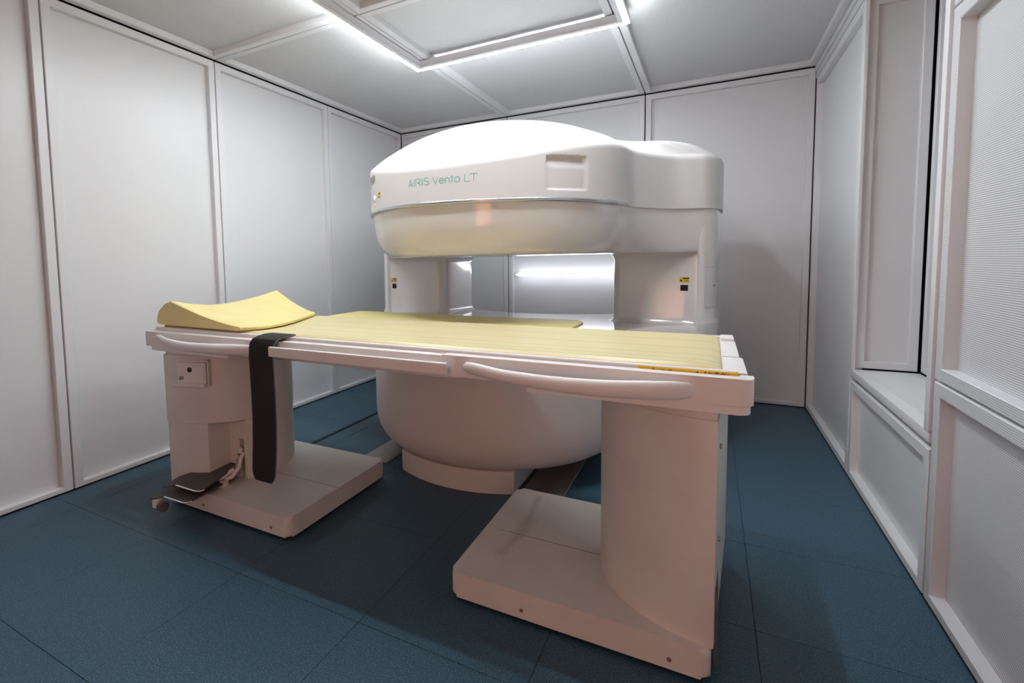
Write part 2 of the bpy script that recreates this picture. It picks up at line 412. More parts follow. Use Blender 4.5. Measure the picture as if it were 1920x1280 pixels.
def bar(x0, x1, y0, y1): adopt(MB().box(x0, x1, y0, y1, LZ + .0035, LZ + 0.0105, 0.002).build('led_diffuser', 'led'), cl_l)
bar(LX0, LX0 + 0.024, LY1, LY0); bar(LX1 - 0.024, LX1, LY1, LY0)
bar(LX0 + 0.024, LX1 - 0.024, LY0 - 0.024, LY0); bar(LX0 + 0.024, LX1 - 0.024, LY1, LY1 + 0.024)

# LED batten on the back wall behind the scanner
wlt = empty('wall_light', (1.76, -0.02, 0.99), 'horizontal white LED tube on the back wall behind the scanner gap', 'wall light')
adopt(MB().box(1.235, 2.30, -0.004, 0.034, 0.984, 0.998, .003).build('mounting_rail', 'frame'), wlt)
adopt(MB().tube([(1.245, -0.016, .991), (1.262, -0.016, .991), (1.266, -0.016, .991), (2.27, -0.016, .991), (2.274, -0.016, .991), (2.29, -0.016, .991)],
                [.003, .006, .009, .009, .006, .003], [.003, .008, .013, .013, .008, .003], 16).build('led_tube', 'wall_led'), wlt)

# ------------------------------------------------------------------ scanner gantry
GX, GY, GR = 1.71, -1.635, 0.745
half = [(GR * math.sin(math.radians(a)), -GR * math.cos(math.radians(a))) for a in (0, 6, 12, 18, 24, 30, 36, 42, 48, 54, 60, 66, 72, 78, 84)]
half += [(0.7485, -0.022), (0.766, 0.045), (0.808, 0.128), (0.865, 0.215), (0.94, 0.30), (1.03, 0.352), (1.105, 0.395), (1.160, 0.475), (1.185, 0.6), (1.19, 0.8), (1.172, 0.95),
         (1.10, 1.05), (0.98, 1.09), (0.85, 1.085), (0.71, 1.03), (0.56, 0.93), (0.425, 0.855), (0.28, 0.79), (0.14, 0.76), (0.0, 0.752)]
ctl = half + [(-x, y) for x, y in half[-2:0:-1]]
def spline(pts, per=24):
    out = []; n = len(pts)
    for i in range(n):
        p0, p1, p2, p3 = (Vector(pts[(i + k) % n]) for k in (-1, 0, 1, 2))
        for k in range(per):
            t = k / per
            out.append(0.5 * ((2 * p1) + (p2 - p0) * t + (2 * p0 - 5 * p1 + 4 * p2 - p3) * t * t + (3 * p1 - p0 - 3 * p2 + p3) * t ** 3))
    return out
def resample(pts, n):
    P = pts + [pts[0]]; d = [0.0]
    for a, b in zip(P[:-1], P[1:]): d.append(d[-1] + (b - a).length)
    out = []; k = 0
    for i in range(n):
        s = d[-1] * i / n
        while d[k + 1] < s: k += 1
        t = (s - d[k]) / max(1e-9, d[k + 1] - d[k]); out.append(P[k].lerp(P[k + 1], t))
    return out
def normals2(pts):
    n = len(pts); out = []
    for i in range(n):
        t = (pts[(i + 1) % n] - pts[i - 1]).normalized(); out.append(Vector((t.y, -t.x)))
    return out
NO = 640
OUT = resample(spline(ctl), NO)
NRM = normals2(OUT)
def phi(p): return math.degrees(math.atan2(p.x, -p.y))
def crease(p):
    a = abs(phi(p))
    if a <= 90: return 1.583 + 0.125 * math.sin(math.radians(a)) ** 2
    return 1.708 - 0.010 * min(1, (a - 90) / 25)
def gl(off, z): return [Vector((GX + p.x + n.x * off, GY + p.y + n.y * off, z)) for p, n in zip(OUT, NRM)]
scanner = empty('mri_scanner', (GX, GY, 0), 'large white open MRI scanner with two round poles on side posts', 'scanner')
def S(o): return adopt(o, scanner)

def sstep(a, b, x):
    t = min(1, max(0, (x - a) / (b - a))); return t * t * (3 - 2 * t)
def pocket(p, z):
    """shallow hand pockets pressed into the cover"""
    a = phi(p); d = 0
    for c in (47.4, -47.4):
        u = abs(a - c) / 8.6
        if u > 1.1: continue
        v0, v1 = 1.447, 1.601
        k = (1 - sstep(0.93, 1.0, u + 0.05 * ((z - 1.525) / 0.077) ** 2)) * sstep(v0 - .002, v0 + .006, z) * (1 - sstep(v1 - .004, v1 + 0.001, z))
        d += k * (0.007 + 0.016 * sstep(1.54, 1.60, z))
    return d
loops = [gl(-0.04, 1.400), gl(-0.006, 1.3985), gl(0.0, 1.402)]
NZ = 44
for k in range(1, NZ + 1):
    t = k / NZ; L = []
    for p, n in zip(OUT, NRM):
        z = lerp(1.404, crease(p) - 0.028, t)
        L.append(Vector((GX + p.x - n.x * pocket(p, z), GY + p.y - n.y * pocket(p, z), z)))
    loops.append(L)
def cl_(off, dz): return [Vector((GX + p.x + n.x * off, GY + p.y + n.y * off, crease(p) + dz)) for p, n in zip(OUT, NRM)]
loops += [cl_(-0.0015, -0.018), cl_(-0.005, -0.009), cl_(-0.011, -0.002), cl_(-0.018, 0.004)]
ZTOP = 1.903
rim = cl_(-0.018, 0.004)
def top_z(p, s, z0):
    rho = p.length; r = rho * s; d = rho * (1 - s)
    zd = z0 + (ZTOP - z0) * (1 - (r / GR) ** 2.5)          # dome over the round pole
    zl = z0 + 0.085 * (1 - max(0, 1 - d / 0.24) ** 2)      # lower, flatter shoulder over the posts
    k = 0.022
    h = max(0, min(1, 0.5 + 0.5 * (zd - zl) / k))
    return max(z0, zl + (zd - zl) * h + k * h * (1 - h) * min(1, d / .06))
for s in [0.985, 0.97, 0.95, 0.92, 0.89, 0.86, 0.83, 0.80, 0.77, 0.735, 0.70, 0.66, 0.62, 0.58, 0.54, 0.46, 0.38, 0.30, 0.22, 0.14, 0.07, 0.02]:
    loops.append([Vector((GX + (q.x - GX) * s, GY + (q.y - GY) * s, top_z(p, s, q.z))) for q, p in zip(rim, OUT)])
S(MB().loft(loops).build('top_cover', 'matte', None, True, 50))
# upper pole housing
prof = [(-0.012, 1.402), (-0.012, 1.352), (-0.016, 1.312), (-0.024, 1.272), (-0.036, 1.236), (-0.052, 1.206), (-0.070, 1.183), (-0.088, 1.168), (-0.108, 1.159), (-0.13, 1.156)]
def glu(off, z):
    g = [lerp(1.0, 0.22, sstep(0.74, 0.95, abs(p.x)) * sstep(-0.05, 0.15, p.y)) for p in OUT]
    return [Vector((GX + p.x + n.x * (-.012 + (off + .012) * k), GY + p.y + n.y * (-.012 + (off + .012) * k), z)) for p, n, k in zip(OUT, NRM, g)]
S(MB().loft([glu(a, z) for a, z in prof]).build('upper_pole', 'gantry', None, True, 60))
# lower pole housing
prof = [(-0.15, 0.100), (-0.115, 0.104), (-0.085, 0.116), (-0.055, 0.137), (-0.032, 0.165), (-0.015, 0.20), (-0.004, 0.245), (0.0, 0.30), (0.0, 0.66), (-0.003, 0.690), (-0.012, 0.712), (-0.026, 0.727), (-0.045, 0.735)]
S(MB().loft([gl(a, z) for a, z in prof]).build('lower_pole', 'lower', None, True, 60))
S(MB().loft([gl(-0.046, 0.7345), gl(-0.046, 0.7365)]).build('deck', 'gantry', None, True, 60))
# plinth (arc front, straight sides)
pr_ = 0.672
arc = []
a0, a1 = math.asin((1.374 - GX) / pr_), math.asin((2.022 - GX) / pr_)
for k in range(33):
    a = lerp(a0, a1, k / 32); arc.append((GX + pr_ * math.sin(a), GY - pr_ * math.cos(a)))
S(MB().prism([(1.374, -1.15)] + arc + [(2.022, -1.15)], 0.0, 0.112, 0.004).build('plinth', 'lower', None, True, 30))
# posts
def round_poly(pts, rad, seg=6):
    out = []; n = len(pts)
    for i in range(n):
        p = Vector(pts[i]); a = Vector(pts[i - 1]); b = Vector(pts[(i + 1) % n])
        r = rad[i] if isinstance(rad, (list, tuple)) else rad
        if r <= 0: out.append(p); continue
        da, db = (a - p).normalized(), (b - p).normalized()
        for k in range(seg + 1):
            t = k / seg
            q = (p + da * r) * (1 - t) ** 2 + p * 2 * t * (1 - t) + (p + db * r) * t * t
            out.append(q)
    return out
for sx in (1, -1):
    shell = [(1.075, .398), (1.105, .412), (1.142, .462), (1.163, .55), (1.170, .67), (1.172, .80), (1.15, .94), (1.08, 1.03), (0.98, 1.07), (0.85, 1.065), (0.72, 1.02), (0.60, .93), (0.585, .80), (0.588, .52), (0.625, .445), (0.70, .424), (1.05, .424), (1.065, .420)]
    pts = resample([Vector(q) for q in spline([(x * sx, y) for x, y in shell], 8)], 160)
    nn = normals2(pts)
    if sx < 0: nn = [-v for v in nn]
    def pl(off, z):
        k = [lerp(off, 0.006 if z > 0.76 else 0.017, sstep(0.98, 1.09, abs(p.x))) for p in pts]
        return [Vector((GX + p.x + n.x * w, GY + p.y + n.y * w, z)) for p, n, w in zip(pts, nn, k)]
    o = MB().loft([pl(0.0, 0.640), pl(0.03, 0.700), pl(0.030, 0.736), pl(0.016, 0.742), pl(0.006, 0.753), pl(0, 0.775), pl(0, 1.118), pl(0.006, 1.140), pl(0.018, 1.156), pl(0.03, 1.168), pl(0.02, 1.20), pl(-0.005, 1.30)]).build('post', 'gantry', None, True, 50)
    S(o)
    if sx > 0: POST = (pts, nn)
# silver trim along the round front of the cover
path = [(GX + (GR + .001) * math.sin(math.radians(a)), GY - (GR + .001) * math.cos(math.radians(a)), 1.4035) for a in [x * 1.5 for x in range(-57, 58)]]
n_ = len(path)
S(MB().tube(path, [0.004] + [0.009] * (n_ - 2) + [0.004], [0.004] + [0.010] * (n_ - 2) + [0.004], 14).build('trim_band', 'silver'))

# lettering on the cover: thin geometric strokes bent onto the cylinder
def arcp(cx, cy, rx, ry, a0, a1, n=16):
    return [(cx + rx * math.cos(math.radians(lerp(a0, a1, k / n))), cy + ry * math.sin(math.radians(lerp(a0, a1, k / n)))) for k in range(n + 1)]
GLY = {
 'A': (0.72, [[(0, 0), (0.36, 1), (0.72, 0)], [(0.23, 0.27), (0.58, 0.27)]]),
 'I': (0.0, [[(0, 0), (0, 1)]]),
 'R': (0.72, [[(0, 0), (0, 1), (0.42, 1)] + arcp(0.42, 0.74, 0.28, 0.26, 90, -90) + [(0.22, 0.48)], [(0.36, 0.48), (0.74, 0)]]),
 'S': (0.76, [arcp(0.40, 0.75, 0.34, 0.25, 30, 270) + arcp(0.38, 0.25, 0.36, 0.25, 90, -150)]),
 'V': (0.86, [[(0, 1), (0.43, 0), (0.86, 1)]]),
 'e': (0.72, [[(0.02, 0.36), (0.71, 0.36)] + arcp(0.36, 0.36, 0.36, 0.36, 0, 320)]),
 'n': (0.60, [[(0, 0), (0, 0.72)], [(0, 0.42)] + arcp(0.30, 0.42, 0.30, 0.30, 180, 0) + [(0.60, 0)]]),
 't': (0.42, [[(0.20, 1.0), (0.20, 0.0)], [(0, 0.72), (0.42, 0.72)]]),
 'o': (0.74, [arcp(0.37, 0.36, 0.37, 0.36, 0, 360, 28)]),
 'L': (0.70, [[(0, 1), (0, 0), (0.70, 0)]]),
 'T': (1.06, [[(0, 1), (1.06, 1)], [(0.53, 1), (0.53, 0)]]),
}
def ribbon(mbx, pts, w, f):
    P = [Vector(p) for p in pts]; L = []
    closed = (P[0] - P[-1]).length < 1e-4
    for i, p in enumerate(P):
        a = P[i - 1] if i else (P[-2] if closed else None); b = P[i + 1] if i + 1 < len(P) else (P[1] if closed else None)
        d1 = (p - a).normalized() if a is not None else (b - p).normalized()
        d2 = (b - p).normalized() if b is not None else d1
        n1 = Vector((-d1.y, d1.x)); n2 = Vector((-d2.y, d2.x)); nm = (n1 + n2)
        nm = nm.normalized() if nm.length > 1e-6 else n1
        k = min(2.2, 1 / max(0.3, nm.dot(n1)))
        L.append((p + nm * (w / 2 * k), p - nm * (w / 2 * k)))
    v = []; fc = []
    for a, b in L: v += [f(a.x, a.y), f(b.x, b.y)]
    for i in range(len(L) - 1): fc.append((2 * i, 2 * i + 1, 2 * i + 3, 2 * i + 2))
    mbx.add(v, fc)
HCAP, ZB = 0.0335, 1.4915
def word(txt, p0, p1, sp):
    tot = sum(GLY[c][0] for c in txt) + sp * (len(txt) - 1)
    sc = math.radians(p1 - p0) / tot; x = 0
    for c in txt:
        w, st = GLY[c]; mbx = MB()
        def f(u, v, x=x):
            a = math.radians(p0) + (x + u) * sc
            return Vector((GX + (GR + .0012) * math.sin(a), GY - (GR + .0012) * math.cos(a), ZB + v * HCAP))
        wid = 0.0030 / HCAP
        for s_ in st:
            q = []
            for a, b in zip(s_[:-1], s_[1:]):
                q += [(lerp(a[0], b[0], k / 3), lerp(a[1], b[1], k / 3)) for k in range(3)]
            q.append(s_[-1]); ribbon(mbx, q, wid, f)
        S(mbx.build('letter', 'teal', None, False)); x += w + sp
word('AIRIS', -12.9, -3.2, 0.27); word('Vento', -1.7, 8.9, 0.18); word('LT', 10.7, 15.3, 0.04)

def facing_plate(name, mat, c, w, h, t=0.0015, parent=None, u=Vector((1, 0, 0)), n=Vector((0, -1, 0))):
    c = Vector(c); z = Vector((0, 0, 1)); v = []
    for d in (0, t):
        for a, b in ((-1, -1), (1, -1), (1, 1), (-1, 1)): v.append(c + u * (a * w / 2) + z * (b * h / 2) + n * d)
    return mk(name, v, [(3, 2, 1, 0), (4, 5, 6, 7), (0, 1, 5, 4), (1, 2, 6, 5), (2, 3, 7, 6), (3, 0, 4, 7)], mat, parent, False)
def sub(o, c):
    c.parent = o; c.matrix_parent_inverse = o.matrix_world.inverted(); return c
def warn_label(c, w, h, u=Vector((1, 0, 0)), n=Vector((0, -1, 0))):
    o = S(facing_plate('warning_label', 'label', c, w, h, u=u, n=n)); c = Vector(c)
    def ch(nm, mat, dx, dz, ww, hh): 
        k = facing_plate(nm, mat, c + u * (dx * w) + Vector((0, 0, dz * h)) + n * 0.0016, ww * w, hh * h, 0.0004, None, u, n); adopt2(k, o)
    ch('label_print', 'ink', 0.17, 0.30, 0.60, 0.26)
    for k in (-0.02, -0.18, -0.34): ch('label_print', 'ink', 0.20, k, 0.44, 0.05)
    cc = c + n * 0.0018
    tri = [cc + u * (a * w) + Vector((0, 0, b * h)) for a, b in ((-0.44, -0.32), (-0.18, -0.32), (-0.31, 0.20))]
    t2 = [p + n * 0.0003 for p in tri]
    adopt2(mk('warning_triangle', tri + t2, [(0, 1, 2), (3, 4, 5), (0, 1, 4, 3), (1, 2, 5, 4), (2, 0, 3, 5)], 'ink', None, False), o)
    return o
def adopt2(child, part):
    """sub-part: part lies under a root Empty with inverse translation, so its world matrix is identity"""
    child.parent = part; return child
PF = GY + 0.424                                  # front plane of the posts
warn_label((2.706, PF - 0.0005, 0.997), 0.052, 0.029)
warn_label((0.680, PF - 0.0065, 0.992), 0.046, 0.027)
for x in (2.706, 0.684):
    o = S(facing_plate('sensor_window', 'black', (x, PF - (0.0005 if x > 2 else 0.0065), 0.950 if x > 2 else 0.945), 0.040 if x > 2 else .034, 0.034, 0.002))
# service hatch on the rounded outer corner of the right post
def shell_strip(x0, x1, z0, z1, off, t):
    P = [(p, n) for p, n in zip(*POST) if x0 <= p.x <= x1 and p.y < 0.62]
    P.sort(key=lambda q: q[0].y)
    L = []
    for p, n in P:
        a = Vector((GX + p.x + n.x * off, GY + p.y + n.y * off)); b = Vector((GX + p.x + n.x * (off + t), GY + p.y + n.y * (off + t)))
        L.append([(a.x, a.y, z0), (b.x, b.y, z0), (b.x, b.y, z1), (a.x, a.y, z1)])
    return MB().loft(L)
hat = S(shell_strip(1.090, 1.166, 0.836, 1.070, 0.0062, 0.0018).build('service_hatch', 'gantry', None, True, 30))
adopt2(shell_strip(1.0885, 1.1665, 0.8345, 1.0715, 0.0050, 0.0020).build('hatch_seam', 'seam', None, True, 30), hat)
adopt2(shell_strip(1.130, 1.148, 0.962, 0.967, 0.0079, 0.001).build('latch', 'dark', None, True, 30), hat)
# indicators at the left pocket
def on_cyl(a, z, r=GR): return Vector((GX + r * math.sin(math.radians(a)), GY - r * math.cos(math.radians(a)), z))
def cyl_frame(a): return Vector((math.cos(math.radians(a)), math.sin(math.radians(a)), 0)), Vector((math.sin(math.radians(a)), -math.cos(math.radians(a)), 0))
u, n = cyl_frame(-34); warn_label(on_cyl(-34, 1.484, GR + .001), 0.034, 0.033, u, n)
u, n = cyl_frame(-42); S(facing_plate('indicator_lamp', 'blue_led', on_cyl(-42, 1.487, GR - 0.006), 0.022, 0.016, 0.003, None, u, n))
S(facing_plate('orange_mark', 'orange_ink', on_cyl(-41, 1.461, GR - 0.006), 0.014, 0.010, 0.002, None, u, n))
# patient board on the deck under the loose pad
S(MB().box(1.16, 2.04, -2.14, -1.80, 0.735, 0.7855, 0.006).build('deck_board', 'gantry'))

# loose yellow pad lying across the deck
def pad_mesh(x0, x1, y0, y1, z0, z1, wav=0.0):
    L = []; nx = 40
    for i in range(nx + 1):
        t = i / nx; x = lerp(x0, x1, t)
        e = min(t, 1 - t) * (x1 - x0); k = min(1, e / 0.03); rnd = math.sqrt(max(0, 1 - (1 - k) ** 2))
        dz = wav * math.sin(t * 7.0) + wav * 0.6 * math.sin(t * 17)
        ya, yb = y0 + 0.03 * (1 - rnd), y1 - 0.03 * (1 - rnd)
        hh = (z1 - z0) / 2 * (0.55 + 0.45 * rnd); zc = (z0 + z1) / 2 + dz
        sec = []
        for a in range(0, 181, 30): sec.append((x, yb + hh * math.sin(math.radians(a)) * 0.8, zc + hh * math.cos(math.radians(a))))
        for a in range(180, 361, 30): sec.append((x, ya + hh * math.sin(math.radians(a)) * 0.8, zc + hh * math.cos(math.radians(a))))
        L.append(sec)
    return MB().loft(L)
pad = empty('positioning_pad', (1.5, -2.0, 0.79), 'thin loose yellow vinyl pad lying across the scanner deck behind the table', 'pad')
adopt(pad_mesh(0.80, 2.275, -2.165, -1.87, 0.789, 0.818, 0.002).build('cushion', 'yellow', None, True, 60), pad)
adopt(MB().box(0.83, 2.25, -2.176, -2.168, 0.796, 0.808, .003).build('edge_piping', 'orange'), pad)
for x in (1.33, 1.62, 1.90): adopt(MB().box(x, x + 0.055, -2.182, -2.170, 0.785, 0.797, .002).build('fastener_tab', 'strap_edge'), pad)

# ------------------------------------------------------------------ patient table
table = empty('patient_table', (1.7, -2.69, 0), 'long white patient table on two pedestal columns in front of the scanner', 'table')
def T(o): return adopt(o, table)
YA, YB = -3.045, -2.345                         # front and rear faces of the table frame
TX0, TX1 = 0.462, 2.938
# main tray
T(MB().box(TX0 + 0.01, TX1 - 0.02, -2.99, YB, 0.770, 0.822, 0.008).build('table_tray', 'table'))
T(MB().box(1.22, 2.10, -2.975, -2.45, 0.738, 0.772, 0.006).build('under_tray', 'lower'))
# front fascias: left, middle (set back) and right
def rbox(x0, x1, y0, y1, z0, z1, r, bev):       # plan-rounded prism with bevelled rims
    return MB().prism([tuple(p) for p in round_poly([(x0, y0), (x1, y0), (x1, y1), (x0, y1)], r, 8)], z0, z1, bev, 3)
T(rbox(2.078, TX1, YA, -2.99, 0.764, 0.832, [0.003, 0.03, 0.003, 0.003], 0.004).build('front_fascia', 'table'))
T(rbox(TX0, 1.300, YA, -2.99, 0.757, 0.826, [0.02, 0.003, 0.003, 0.003], 0.004).build('front_fascia', 'table'))
T(MB().box(1.330, 2.080, -3.040, -2.985, 0.762, 0.829, 0.003).build('front_fascia', 'table'))
# lower lips over the columns
T(rbox(2.36, TX1 - 0.006, YA + 0.006, -2.40, 0.740, 0.766, [0.003, 0.03, 0.02, 0.003], 0.004).build('lower_lip', 'table'))
T(rbox(TX0 + 0.03, 1.04, YA + 0.008, -2.40, 0.736, 0.760, [0.02, 0.003, 0.003, 0.02], 0.004).build('lower_lip', 'table'))
# rear fascia
T(MB().box(TX0, TX1 - 0.03, YB - 0.02, YB, 0.770, 0.828, 0.006).build('rear_fascia', 'table'))
# side runners carrying the tabletop
T(MB().box(TX0 + 0.03, 2.905, -3.006, -2.984, 0.815, 0.8425, 0.006, 3).build('runner', 'table'))
T(MB().box(TX0 + 0.03, 2.895, -2.385, -2.36, 0.815, 0.8425, 0.006, 3).build('runner', 'table'))
T(MB().box(TX0 + 0.035, 2.892, -2.985, -2.384, 0.818, 0.834, 0.003).build('tabletop_board', 'table'))
# stepped end cap at the foot
e_ = MB().box(2.874, 2.915, -2.46, -2.36, 0.800, 0.846, .004).build('end_cap', 'table'); T(e_)
T(MB().box(2.874, 2.918, -2.76, -2.462, 0.800, 0.838, .004).build('end_cap', 'table'))
T(MB().box(2.876, 2.926, -2.985, -2.763, 0.800, 0.836, .004).build('end_cap', 'table'))
# accessory rail on the middle of the front
T(MB().box(1.338, 2.116, -3.089, -3.074, 0.776, 0.8145, 0.005, 3).build('accessory_rail', 'table'))
T(MB().box(1.36, 2.10, -3.076, -3.026, 0.780, 0.790, 0.002).build('rail_bracket', 'table'))
# caution tape behind the fascia edge
tape = T(MB().box(2.668, 2.905, -3.0085, -3.0062, 0.818, 0.8400).build('caution_label', 'amber', None, False))
tape['label'] = 'amber caution tape'
def tape_text(strokes, x0, z0, sx, sz, w):
    mbx = MB()
    for s_ in strokes: ribbon(mbx, s_, w, lambda a, b: Vector((x0 + a * sx, -3.0089, z0 + b * sz)))
    adopt2(mbx.build('label_letter', 'ink', None, False), tape)
CAPS = {'C': [arcp(.45, .5, .42, .5, 50, 310)], 'A': GLY['A'][1], 'U': [[(0, 1), (0, .35)] + arcp(.38, .35, .38, .35, 180, 360) + [(.76, 1)]],
        'T': GLY['T'][1], 'I': GLY['I'][1], 'O': [arcp(.45, .5, .45, .5, 0, 360, 24)], 'N': [[(0, 0), (0, 1), (.72, 0), (.72, 1)]]}
x = 2.828
for c, w in zip('CAUTION', (.9, .72, .78, 1.06, .15, .92, .75)):
    tape_text(CAPS[c], x, 0.8215, 0.0082, 0.0145, 0.17); x += (w + .22) * 0.0082
for x in (2.700, 2.806): tape_text([[(0, 0), (.5, 1), (1, 0), (0, 0)], [(.5, .7), (.5, .3)]], x, 0.8215, 0.014, 0.0145, 0.12)
tape_text([[(.1, .95), (.25, .8)], [(.0, .6), (.15, .5)], [(.05, 0), (.25, .35)], [(.6, 1), (.7, .88)], [(.38, .76), (1, .76)], [(.42, .42), (.96, .42)], [(.69, .76), (.69, .05)], [(.34, .05), (1, .05)]], 2.724, 0.8225, 0.013, 0.0140, 0.08)
tape_text([[(.5, 1), (.5, .9)], [(.1, .9), (.9, .9)], [(.3, .85), (.35, .74)], [(.7, .85), (.62, .74)], [(0, .72), (1, .72)], [(.25, .62), (.25, .36), (.75, .36), (.75, .62), (.25, .62)], [(.25, .49), (.75, .49)], [(.1, .1), (.2, .25)], [(.3, .25), (.35, .05), (.7, .05), (.75, .18)], [(.85, .3), (.95, .15)]], 2.742, 0.8225, 0.013, 0.0140, 0.06)
# grab handles
def handle(pts, name='handle'):
    P = [Vector(p[:3]) for p in pts]; R1 = [p[3] for p in pts]; R2 = [p[4] for p in pts]
    q = []; a1 = []; a2 = []
    n = len(P)
    for i in range(n - 1):
        p0, p1, p2, p3 = P[max(i - 1, 0)], P[i], P[i + 1], P[min(i + 2, n - 1)]
        for k in range(8):
            t = k / 8
            q.append(0.5 * ((2 * p1) + (p2 - p0) * t + (2 * p0 - 5 * p1 + 4 * p2 - p3) * t * t + (3 * p1 - p0 - 3 * p2 + p3) * t ** 3))
            a1.append(lerp(R1[i], R1[i + 1], t)); a2.append(lerp(R2[i], R2[i + 1], t))
    q.append(P[-1]); a1.append(R1[-1]); a2.append(R2[-1])
    return T(MB().tube(q, a1, a2, 20).build(name, 'table', None, True, 60))
handle([(2.160, -3.046, .799, .004, .006), (2.172, -3.052, .800, .012, .016), (2.205, -3.062, .799, .014, .019), (2.30, -3.082, .792, .015, .019), (2.44, -3.094, .787, .016, .021),
        (2.58, -3.094, .787, .017, .0235), (2.70, -3.078, .791, .017, .025), (2.76, -3.062, .793, .015, .0245), (2.795, -3.048, .793, .008, .020), (2.806, -3.042, .792, .003, .008)])
handle([(0.562, -3.044, .806, .004, .005), (0.575, -3.05, .806, .009, .010), (0.615, -3.058, .802, .011, .014), (0.70, -3.076, .790, .014, .0175), (0.84, -3.090, .783, .016, .020),
        (0.98, -3.088, .783, .017, .0225), (1.09, -3.076, .785, .016, .0235), (1.17, -3.058, .786, .010, .022), (1.23, -3.048, .787, .008, .018), (1.27, -3.043, .787, .003, .006)])
# pedestals
def D(cx, sx, ax, by, cy=-2.69, flare=0.0, n=40):
    """D-shaped plan: flat side at cx, bulge of ax towards sx"""
    pts = []
    for k in range(n + 1):
        a = -PI / 2 + PI * k / n
        pts.append((cx + sx * ax * math.cos(a), cy + by * math.sin(a)))
    pts.append((cx - sx * flare, cy + by * 0.92))
    pts.append((cx - sx * 0.004, cy - by * 0.86))
    return pts if sx > 0 else pts[::-1]
def base_plate(x0, x1):
    o = T(rbox(x0, x1, -3.032, -2.350, 0.014, 0.100, 0.030, 0.017).build('pedestal_base', 'base' if x0 < 2 else 'base_worn', None, True, 65))
    adopt2(MB().box(x0 + 0.03, x1 - 0.03, -3.005, -2.38, 0.0, 0.016).build('base_foot_shadow', 'black', None, False), o)  # inset foot block, coloured black to stand for the shadow gap under the base
    adopt2(MB().box(x0 + 0.06, x1 - 0.004, -2.7205, -2.7185, 0.099, 0.1003).build('base_seam', 'dark', None, False), o)
    for x in (x0 + 0.25, x1 - 0.10):
        adopt2(MB().tube([(x, -3.0315, 0.042), (x, -3.0345, 0.042)], 0.006, 0.006, 12).build('screw', 'steel'), o)
    return o
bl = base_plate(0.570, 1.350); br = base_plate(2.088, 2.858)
# right column
T(MB().prism(D(2.862, -1, .343, .327, flare=.042), 0.098, 0.712, 0.003).build('column', 'base', None, True, 30))
T(MB().prism(D(2.860, -1, .338, .322, flare=.040), 0.711, 0.742).build('column_collar', 'base', None, True, 30))
T(MB().box(2.864, 2.872, -2.985, -2.60, 0.03, 0.25, .002).build('cable_cover', 'dark'))
for z in (0.62, 0.36, 0.16): T(MB().tube([(2.868, -2.93, z), (2.874, -2.93, z)], .007, .007, 10).build('screw', 'steel'))
# left column: upper shroud, lower block with pedal recess
T(MB().prism(D(0.560, 1, .372, .327, flare=0.0), 0.392, 0.716, 0.003).build('column', 'base', None, True, 30))
T(MB().prism(D(0.566, 1, .362, .318), 0.715, 0.738).build('column_collar', 'base', None, True, 30))
ell = D(0.562, 1, .368, .323)
low = [p for p in ell if not (p[0] > 0.772 and p[1] < -2.838)]
i0 = max(i for i, p in enumerate(low) if p[1] < -2.95 and p[0] < 0.772 and i < 20)
xe = 0.562 + .368 * math.sqrt(max(0, 1 - ((-2.838 + 2.69) / .323) ** 2))
ye = -2.69 - .323 * math.sqrt(1 - ((0.772 - .562) / .368) ** 2)
low = low[:i0 + 1] + [(0.772, ye), (0.772, -2.838), (xe, -2.838)] + low[i0 + 1:]
iq = low.index((0.772, -2.838)) + 1
slot = low[:iq] + [(0.841, -2.838), (0.841, -2.74), (0.873, -2.74), (0.873, -2.838)] + low[iq:]
lc = T(MB().prism(slot, 0.098, 0.293).prism(low, 0.293, 0.390).build('column', 'base', None, True, 30))
adopt2(MB().prism(D(0.566, 1, .362, .318), 0.3885, 0.3935).build('column_seam', 'dark', None, False), lc)
for x in (0.80, 0.86): pass
# socket panel on the left column
_t = math.radians(17)
def turn(mbx):
    ox, oy = 0.648, -3.0
    mbx.v = [(ox + (v[0] - ox) * math.cos(_t) - (v[1] - oy) * math.sin(_t), oy - 0.014 + (v[0] - ox) * math.sin(_t) + (v[1] - oy) * math.cos(_t), v[2]) for v in mbx.v]
    return mbx
sp_ = T(turn(MB().box(0.648, 0.800, -2.998, -2.90, 0.585, 0.682, 0.004, 3)).build('socket_panel', 'table'))
adopt2(turn(MB().box(0.8055, 0.813, -2.994, -2.90, 0.572, 0.695, .002)).build('panel_bezel', 'base'), sp_)
adopt2(turn(MB().box(0.655, 0.813, -2.994, -2.90, 0.687, 0.695, .002)).build('panel_bezel', 'base'), sp_)
adopt2(turn(MB().box(0.634, 0.802, -3.014, -2.90, 0.570, 0.587, .006, 3)).build('panel_lip', 'table'), sp_)
adopt2(turn(MB().box(0.690, 0.792, -3.0015, -2.96, 0.592, 0.672, .006, 3)).build('socket_door', 'table'), sp_)
adopt2(turn(MB().tube([(0.720, -3.000, .650), (0.720, -3.0035, .650)], .0125, .0125, 20)).build('socket_ring', 'dark'), sp_)
adopt2(turn(MB().tube([(0.720, -3.002, .650), (0.720, -3.0045, .650)], .0095, .0095, 20)).build('socket', 'black'), sp_)
mbx = MB()
for s_ in ([(0, 0), (.5, 1), (1, 0), (0, 0)], [(1.0, .55), (1.35, 1.05), (1.7, .55), (1.35, 0), (1.0, .2)]):
    ribbon(mbx, s_, 0.28, lambda a, b: Vector((0.660 + a * .013, -2.9984, .604 + b * .012)))
adopt2(turn(mbx).build('pictogram', 'ink', None, False), sp_)
